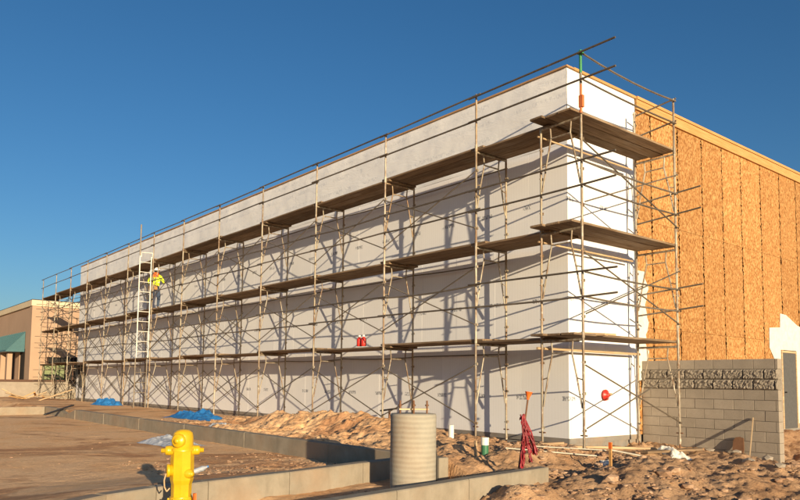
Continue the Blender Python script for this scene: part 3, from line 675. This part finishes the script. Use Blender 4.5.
# orange stake beside the hydrant
def stake(t, w, h, mat, label, top=None, s=.022):
    th = fthing('marker_stake', label, 'stake', t, w, G(t, w)-.05); m = MB(); m.box(-s, s, -s*.5, s*.5, 0, h); m.build('shaft', M[mat], th)
    if top: m = MB(); m.box(-s-.003, s+.003, -s*.5-.003, s*.5+.003, h-.09, h+.004); m.build('painted_tip', M[top], th)
    return th
def place_xy(x, y): return TW(x, y)
t_, w_ = TW(-1.80, 6.35); th = fthing('marker_stake', 'small orange stake just right of the yellow hydrant', 'stake', t_, w_, -.25); m = MB(); m.box(-.016, .016, -.01, .01, 0, .47); m.build('shaft', M['orange'], th)
stake(-1.28, -1.12, .44, 'lumber', 'wooden survey stake with orange tip in front of the corner scaffold post', 'orange')
stake(.28, -2.38, .30, 'oldlumber', 'short brown stake between the white pipe stub and the green pipe')

# ------------------------------------------------------------------ pipe stubs
o = MB().tube((0, 0, -.1), (0, 0, .26), .05, 14).build('pipe_stub', M['pvc'], None, fg(1.75, -1.5)); tag(o, 'short white plastic pipe stub standing in the dirt by the wall', 'pipe')
th = thing('pipe_stub', 'green capped pipe stub with a white top beside the red netting', 'pipe', fg(.35, -2.1)); m = MB(); m.tube((0, 0, -.1), (0, 0, .15), .058, 14); m.build('lower_pipe', M['gpvc'], th); m = MB(); m.tube((0, 0, .151), (0, 0, .27), .064, 14); m.build('cap', M['pvc'], th)
th = fthing('gas_riser', 'rusty pipe riser with a crossing pipe in front of the white wall', 'pipe', 6.30, .72, G(6.30, .72)-.02)
m = MB(); m.tube((0, 0, -.1), (0, 0, .62), .028, 8); m.build('riser', M['rust'], th); m = MB(); m.tube((-.36, 0, .60), (.30, 0, .68), .022, 8); m.build('cross_pipe', M['dmetal'], th)
m = MB(); m.lathe([(.04, 0), (.05, .05), (.03, .08)], 10, axis=(0, 0, 1), org=(0, -.02, .34)); m.build('valve', M['orange'], th)
# rod with red cup and red netting
base = fg(-1.12, -3.05); ax = Vector((.16, .03, 1)).normalized(); RD = thing('marker_rod', 'leaning rusty rod with an orange cap and red netting hung on it', 'rod', base)
m = MB(); m.tube((0, 0, -.15), ax*1.12, .0125, 8); m.build('rod', M['rust'], RD)
m = MB(); m.lathe([(.02, 0), (.022, .03), (.05, .10), (.055, .105), (0, .108)], 14, axis=tuple(ax), org=tuple(ax*1.08)); m.build('orange_cap', M['orange'], RD)
def drape(name, mat, parent, pts, r=.03, seed=0):
    rr = random.Random(seed); m = MB(); 
    for s in range(11):
        q = [Vector(p)+Vector((rr.uniform(-r, r), rr.uniform(-r, r), rr.uniform(-r, r))) for p in pts]
        for a, b in zip(q[:-1], q[1:]): m.tube(a, b, rr.uniform(.003, .013), 5, r2=rr.uniform(.003, .014))
    for _ in range(34):
        i = rr.randrange(len(pts)-1); a = Vector(pts[i]).lerp(Vector(pts[i+1]), rr.random()); d = Vector((rr.uniform(-.035, .035), rr.uniform(-.04, .04), rr.uniform(-.05, .03))); e = Vector((rr.uniform(-.03, .03), rr.uniform(-.03, .03), -.04)); m.add([a, a+d, a+d+e, a+e], [(0, 1, 2, 3)])
    return m.build(name, M[mat], parent)
hp = ax*.80
drape('red_netting', 'cloth', RD, [hp+Vector((-.03, 0, .06)), hp+Vector((-.01, -.02, -.08)), hp+Vector((-.02, -.03, -.26)), hp+Vector((-.035, -.04, -.45)), hp+Vector((-.04, -.03, -.60))], .030, 1)
drape('red_netting', 'cloth', RD, [hp+Vector((-.01, 0, .02)), hp+Vector((.02, -.02, -.22)), hp+Vector((.05, -.02, -.36)), hp+Vector((.08, -.03, -.52))], .022, 2)
drape('red_netting', 'cloth', RD, [hp+Vector((.0, 0, -.02)), hp+Vector((.06, .0, -.16)), hp+Vector((.11, .01, -.30)), hp+Vector((.15, .0, -.44))], .028, 3)

# ------------------------------------------------------------------ sheets, tarps and litter
def crumple(name, mat, label, cat, t, w, lx, ly, h, seed, rz=0, n=26):
    th_pts = []; V = []; Q = []
    rr = random.Random(seed); ph = rr.uniform(0, 99)
    for j in range(n+1):
        for i in range(n+1):
            u, v = i/n-.5, j/n-.5; edge = max(0, 1-(2*abs(u))**3)*max(0, 1-(2*abs(v))**3)
            x = u*lx*(1+.16*mnoise.noise(Vector((u*4, v*4, ph)))); y = v*ly*(1+.3*mnoise.noise(Vector((u*5, 7, ph))))
            z = h*edge*(.45+.9*abs(mnoise.noise(Vector((x*3.2, y*3.2, ph))))+.5*abs(mnoise.noise(Vector((x*9, y*9, ph)))))
            V.append((x, y, z))
    for j in range(n):
        for i in range(n): a = j*(n+1)+i; Q.append((a, a+1, a+n+2, a+n+1))
    p = F(t, w); c, s = math.cos(RZ+rz), math.sin(RZ+rz); V2 = []
    z0 = Hs(p.x, p.y)
    for x, y, z in V: X = p.x+x*c-y*s; Y = p.y+x*s+y*c; V2.append((x, y, z+Hs(X, Y)-z0+.008))
    me = bpy.data.meshes.new(name); me.from_pydata(V2, [], Q); me.materials.append(M[mat]); o = bpy.data.objects.new(name, me); COL.objects.link(o); o.location = (p.x, p.y, z0); o.rotation_euler = (0, 0, RZ+rz)
    return tag(o, label, cat)
crumple('tarp', 'blue', 'crumpled bright blue tarp lying between the kerb and the scaffold', 'tarp', 12.0, -1.9, 2.7, .7, .24, 3)
crumple('tarp', 'blue', 'small blue tarp heap at the foot of the far scaffold bays', 'tarp', 24.3, -.5, 1.8, .9, .30, 5)
crumple('plastic_sheeting', 'bag', 'grey crumpled plastic sheeting lying in the dirt lot by the kerb', 'sheeting', 7.2, -4.5, 1.6, .8, .16, 8, .12)
crumple('plastic_sheeting', 'bag', 'tiny scrap of sheeting between the blue tarp and the dirt heap', 'sheeting', 8.2, -2.9, .7, .3, .06, 12)
crumple('plastic_bag', 'wbag', 'white crumpled sack at the foot of the tower post by the block wall', 'bag', -.62, 1.75, .75, .35, .17, 14, -.5)
crumple('plastic_bag', 'wbag', 'white crumpled plastic strip lying behind the orange tipped stake', 'bag', -.80, -.55, .5, .16, .06, 15, -.9)
t_, w_ = TW(-2.75, 9.9); th = thing('plastic_bottle', 'clear crushed plastic bottle in the dirt right of the hydrant', 'bottle', (*F(t_, w_)[:2], Hs(-2.75, 9.9)+.05), R(25)); th.scale = (.72, .72, .72); m = MB(); m.lathe([(.05, -.13), (.055, -.1), (.05, 0), (.055, .06), (.025, .12), (.02, .15)], 12, axis=(1, 0, .35)); m.build('body', M['bag'], th); m = MB(); m.lathe([(.024, .15), (.024, .175)], 10, axis=(1, 0, .35)); m.build('cap', M['blue'], th)
# lumber and pipes on the ground near the corner
for (t0, w0, t1, w1, mat, r, nm, lb, dz) in [(.35, .1, -.35, 2.2, 'oldlumber', .03, 'timber_batten', 'long pale batten lying in front of the end wall', .06), (-.1, -1.5, -.2, .35, 'wpipe', .011, 'plastic_pipe', 'thin white pipe lying at the foot of the corner post', .05),
        (.1, -1.9, -.6, -.5, 'wpipe', .012, 'plastic_pipe', 'white pipe crossing the dirt left of the corner post', .05), (-.35, .2, -.85, .55, 'wpipe', .015, 'plastic_pipe', 'short bent white pipe behind the orange tipped stake', .07), (.75, -.6, .45, .9, 'oldlumber', .03, 'timber_batten', 'batten lying along the base of the corner', .05),
        (.55, -1.4, .15, -.4, 'oldlumber', .04, 'timber_batten', 'stubby pale batten near the red netting', .05), (-.6, .9, -.7, 2.6, 'plank', .05, 'timber_batten', 'dark batten lying towards the block wall', .05),
        (18.6, -4.3, 20.6, -2.9, 'dmetal', .035, 'timber_batten', 'dark bar lying over the dropped kerb on the left', .14)]:
    a = fg(t0, w0, dz); b = fg(t1, w1, dz); m = MB(); 
    if 'batten' in nm: 
        d = b-a; L = d.length; m.bbox(0, L, -r*1.4, r*1.4, -.02, .02, .003); o = m.build(nm, M[mat], None, a); o.rotation_euler = d.to_track_quat('X', 'Z').to_euler()
    else: m.tube((0, 0, 0), b-a, r, 8); o = m.build(nm, M[mat], None, a)
    tag(o, lb, 'batten' if 'batten' in nm else 'pipe')
# rubble stones before the block wall
for i, (t, w, s, lb) in enumerate([(-1.62, 3.2, .13, 'pale rubble stone nearest the end of the block wall'), (-1.25, 2.9, .10, 'pale stone left of the wall end rubble'), (-1.9, 2.7, .09, 'small pale stone in front of the wall end'), (-2.4, 2.0, .11, 'grey stone in the dirt before the wall end'), (-.55, 3.3, .09, 'small stone left of the leaning board'), (-1.75, 2.3, .14, 'largest flat stone in the rubble before the block wall')]):
    vs, fs = rock_mesh(90+i, .6); m = MB(); m.add((vs*s).tolist(), fs.tolist()); o = m.build('rubble_stone', M['block'], None, fg(t, w, s*.3), i*1.1); tag(o, lb, 'stone', 'rubble stones before the block wall')
# scrap lumber heap, far left
r2 = random.Random(4)
for i in range(11):
    t = 33.5+r2.uniform(-2.2, 3.8); w = -1.6+r2.uniform(-1, 1.1); a = fg(t, w, .05+r2.uniform(0, .25)); m = MB(); L = r2.uniform(.9, 2.2); m.box(-L/2, L/2, -.05, .05, -.02, .02)
    o = m.build('scrap_board', M['oldlumber' if i % 3 else 'lumber'], None, a); o.rotation_euler = (r2.uniform(-.2, .2), r2.uniform(-.5, .5), r2.uniform(0, 3)); tag(o, 'pale scrap board in the lumber heap at the far left scaffold', 'board', 'scrap boards heaped at the far left end of the wall')

# ------------------------------------------------------------------ red jugs on the lowest deck
def jug(t, w, label):
    th = fthing('red_jug', label, 'jug', t, w, L1+.05, 'red jugs on the lowest deck'); th.scale = (.74, .74, .74); m = MB(); m.lathe([(.085, 0), (.095, .02), (.095, .22), (.075, .27), (.035, .31), (.035, .33)], 16); m.build('body', M['red'], th)
    m = MB(); m.lathe([(.045, .325), (.045, .385), (.0, .39)], 12); m.build('lid', M['pvc'], th)
jug(7.06, .32, 'left one of two red jugs with white lids on the lowest deck'); jug(6.88, .32, 'right one of two red jugs with white lids on the lowest deck')

# ------------------------------------------------------------------ worker on the middle deck (seen from behind)
def worker(t, w, z):
    th = fthing('person', 'worker in yellow vest, jeans, tool belt and white hard hat on the scaffold', 'person', t, w, z)
    V = []; E = []; Rr = []
    def v(p, r, par=None):
        V.append(p); Rr.append(r if isinstance(r, tuple) else (r, r)); i = len(V)-1
        if par is not None: E.append((par, i))
        return i
    pel = v((0, 0, .95), (.15, .11)); wst = v((0, .01, 1.10), (.145, .105), pel); ch = v((0, .03, 1.32), (.175, .12), wst); up = v((0, .04, 1.43), (.13, .10), ch); nk = v((0, .06, 1.51), (.055, .055), up)
    h0 = v((0, .09, 1.58), (.075, .085), nk); h1 = v((0, .11, 1.66), (.085, .10), h0); h2 = v((0, .10, 1.74), (.06, .07), h1)
    for s in (-1, 1):
        hp = v((s*.11, 0, .88), (.115, .115), pel); kn = v((s*.15, .03+s*.04, .50), (.078, .08), hp); an = v((s*.14, -.01+s*.04, .11), (.042, .048), kn); v((s*.15, .02+s*.04, .05), (.045, .04), an); v((s*.16, .17+s*.04, .035), (.038, .03), len(V)-1)
        sh = v((s*.22, .04, 1.41), (.085, .08), up); el = v((s*.36, .04+.03*s, 1.18), (.06, .06), sh); wr = v((s*.22, .27, 1.10+.06*s), (.030, .032), el); pm = v((s*.21, .34, 1.11+.06*s), (.036, .022), wr)
        for q in range(4): a = v((s*.21+(q-1.5)*.020, .395, 1.11+.06*s), .0095, pm); v((s*.21+(q-1.5)*.021, .43-.006*abs(q-1.5), 1.09+.06*s), .008, a)
        a = v((s*.21-s*.035, .36, 1.125+.06*s), .011, pm); v((s*.21-s*.045, .39, 1.125+.06*s), .009, a)
    me = bpy.data.meshes.new('body'); me.from_pydata(V, E, []); o = bpy.data.objects.new('body', me); COL.objects.link(o)
    sk = o.modifiers.new('skin', 'SKIN'); 
    for i, r in enumerate(Rr): me.skin_vertices[0].data[i].radius = r
    me.skin_vertices[0].data[0].use_root = True
    ss_ = o.modifiers.new('sub', 'SUBSURF'); ss_.levels = 1; ss_.render_levels = 1
    dg = bpy.context.evaluated_depsgraph_get(); nm = bpy.data.meshes.new_from_object(o.evaluated_get(dg)); bpy.data.objects.remove(o); bpy.data.meshes.remove(me)
    nm.name = 'body'; nm.materials.clear()
    for k_ in ('skin', 'jeans', 'hiorange', 'boot', 'hivis'): nm.materials.append(M[k_])
    for p in nm.polygons:
        c = p.center; p.use_smooth = True
        p.material_index = 3 if c.z < .10 else 1 if c.z < .99 and c.y < .25 else (0 if (c.z > 1.50 or (c.y > .25)) else 4)
        if abs(c.x) < .08 and c.z > 1.49 and c.y < .08: p.material_index = 2
    b = bpy.data.objects.new('body', nm); COL.objects.link(b); b.parent = th
    m = MB(); prof = [(.165, .125, 1.00), (.175, .13, 1.12), (.205, .145, 1.28), (.215, .145, 1.39), (.14, .115, 1.47)]; n = 20; vs = []
    for a, c, z_ in prof:
        for i in range(n): q = 2*PI*i/n; vs.append((a*1.04*math.cos(q), .02+c*1.08*math.sin(q), z_))
    m.add(vs, [(j*n+i, j*n+(i+1) % n, (j+1)*n+(i+1) % n, (j+1)*n+i) for j in range(4) for i in range(n)], 0, True); m.build('vest', M['hivis'], th)
    m = MB(); m.lathe([(.192, 0), (.196, .045)], 20, org=(0, 0, 0)); m.v = [(x, .02+y*.69, z+1.14) for x, y, z in m.v]; m.build('reflective_strip', M['white'], th)
    m = MB(); m.lathe([(.20, -.01), (.20, .03), (.15, .12), (.105, .20)], 16, org=(0, .02, 1.385)); hv = m.build('orange_hood', M['hiorange'], th)
    m = MB(); m.lathe([(.145, 0), (.142, .008), (.118, .02), (.115, .07), (.085, .12), (.04, .145), (0, .15)], 20, org=(0, .105, 1.685)); m.build('hard_hat', M['hat'], th)
    m = MB(); m.lathe([(.088, 0), (.10, .06), (.098, .11)], 14, org=(0, .085, 1.585)); m.build('hair', M['hair'], th)
    m = MB(); m.lathe([(.155, 0), (.16, .06)], 18, org=(0, .0, .96)); m.bbox(-.20, -.06, -.17, -.11, .80, .98, .01); m.bbox(.05, .19, -.17, -.11, .82, .98, .01); m.build('tool_belt', M['leather'], th)
    m = MB()
    for s in (-1, 1): m.path([(s*.07, -.135, 1.0), (s*.085, -.14, 1.25), (s*.06, -.10, 1.46)], .012, 6)
    m.path([(-.08, -.14, 1.25), (.08, -.14, 1.25)], .012, 6); m.build('harness', M['boot'], th)
    # face details on the side turned to the wall
    m = MB(); m.lathe([(.018, 0), (.012, .03), (0, .036)], 8, axis=(0, 1, -.2), org=(0, .185, 1.635)); m.tube((-.03, .19, 1.598), (.03, .19, 1.598), .006, 6); m.build('nose_and_mouth', M['skin'], th)
    for s in (-1, 1):
        m = MB(); m.lathe([(.012, -.004), (.010, .006), (0, .009)], 8, axis=(0, 1, 0), org=(s*.033, .188, 1.665)); m.build('eye', M['hair'], th)
        m = MB(); m.lathe([(.026, 0), (.022, .014), (0, .016)], 8, axis=(s, 0, 0), org=(s*.083, .10, 1.64)); m.build('ear', M['skin'], th)
worker(21.25, .24, L2+.05)
bpy.data.objects['person'].rotation_euler = (0, 0, R(-12)); bpy.data.objects['person'].scale = (.95, .95, .95)

# ------------------------------------------------------------------ neighbouring building on the left
NB = fthing('tan_shop_building', 'tan stucco shop building with cream cornice behind the far left scaffold', 'building', 43.8, .45, 0)
m = MB(); m.box(-40, -.01, .01, 30, .0, 6.0); m.build('wall', M['tan'], NB)
m = MB(); m.box(-.7, .04, -.04, .7, .0, 6.0); m.build('corner_pilaster', M['tan'], NB)
m = MB(); m.box(-40, .10, -.10, 30, 6.001, 6.38); m.build('cornice', M['cream'], NB)
m = MB(); m.box(-40, .06, -.06, 30, 6.382, 6.44); m.build('roof', M['dmetal'], NB)
m = MB(); m.box(.0, .03, 1.0, 7.5, .95, 2.65); wdo = m.build('window', M['dark'], NB)
m = MB(); [m.box(.03, .07, y, y+.08, .95, 2.65) for y in (1.0, 2.6, 4.2, 5.8, 7.4)]; m.build('frame', M['brown'], wdo)
m = MB(); m.box(-34, -1.6, -.03, .0, .1, 3.2); m.build('shopfront', M['dark'], NB)
for x in (-2.6, -4.8, -7.4, -10, -13, -16):
    m = MB(); m.box(x-.2, x+.2, -.9, -.6, .0, 3.1); m.build('column', M['tan'], NB)
for x in (-3.6, -6.1, -8.7):
    m = MB(); m.box(x-.75, x+.75, -.08, -.03, .1, 3.0); m.build('wall_panel', M['tan'], NB)
m = MB(); m.add([(-1.7, -.02, 4.35), (-34, -.02, 4.35), (-34, -1.15, 3.05), (-1.7, -1.15, 3.05), (-1.7, -.02, 3.0), (-34, -.02, 3.0), (-34, -1.15, 2.98), (-1.7, -1.15, 2.98)], [(0, 1, 2, 3), (4, 5, 6, 7), (0, 3, 7, 4), (1, 2, 6, 5), (3, 2, 6, 7)]); m.build('awning', M['teal'], NB)
m = MB(); [m.tube((x, -.03, 4.38), (x, -1.16, 3.08), .03, 5) for x in np.arange(-33, -1.6, .6)]; m.build('awning_ribs', M['teal'], NB)
CB = fthing('utility_cabinet', 'olive green utility cabinet standing behind the far left scaffold', 'cabinet', 43.0, 1.4, 0)
m = MB(); m.bbox(-.4, .3, -.3, .9, .0, 2.15, .02); m.build('body', M['green'], CB); m = MB(); m.box(.3, .32, -.2, .28, .2, 2.0); m.build('door', M['green'], CB); m = MB(); m.box(-.1, .28, .28, .3, 0, .1); m.build('door_gap', M['dark'], CB)
LW = fthing('low_wall', 'low grey block wall with brown top rail in front of the tan shop', 'wall', 40.5, -14, 0)
m = MB(); m.box(-.1, .1, 0, 17.6, -.3, 1.0); m.build('wall_face', M['block'], LW); m = MB(); m.box(-.16, .16, -.02, 17.65, 1.001, 1.14); m.build('top_rail', M['brown'], LW)
LW2 = fthing('low_wall', 'pale low footing wall beside the scrap lumber heap', 'wall', 39.8, .2, 0); m = MB(); m.box(-.1, .1, 0, 5.5, -.2, .35); m.build('wall_face', M['curb'], LW2)
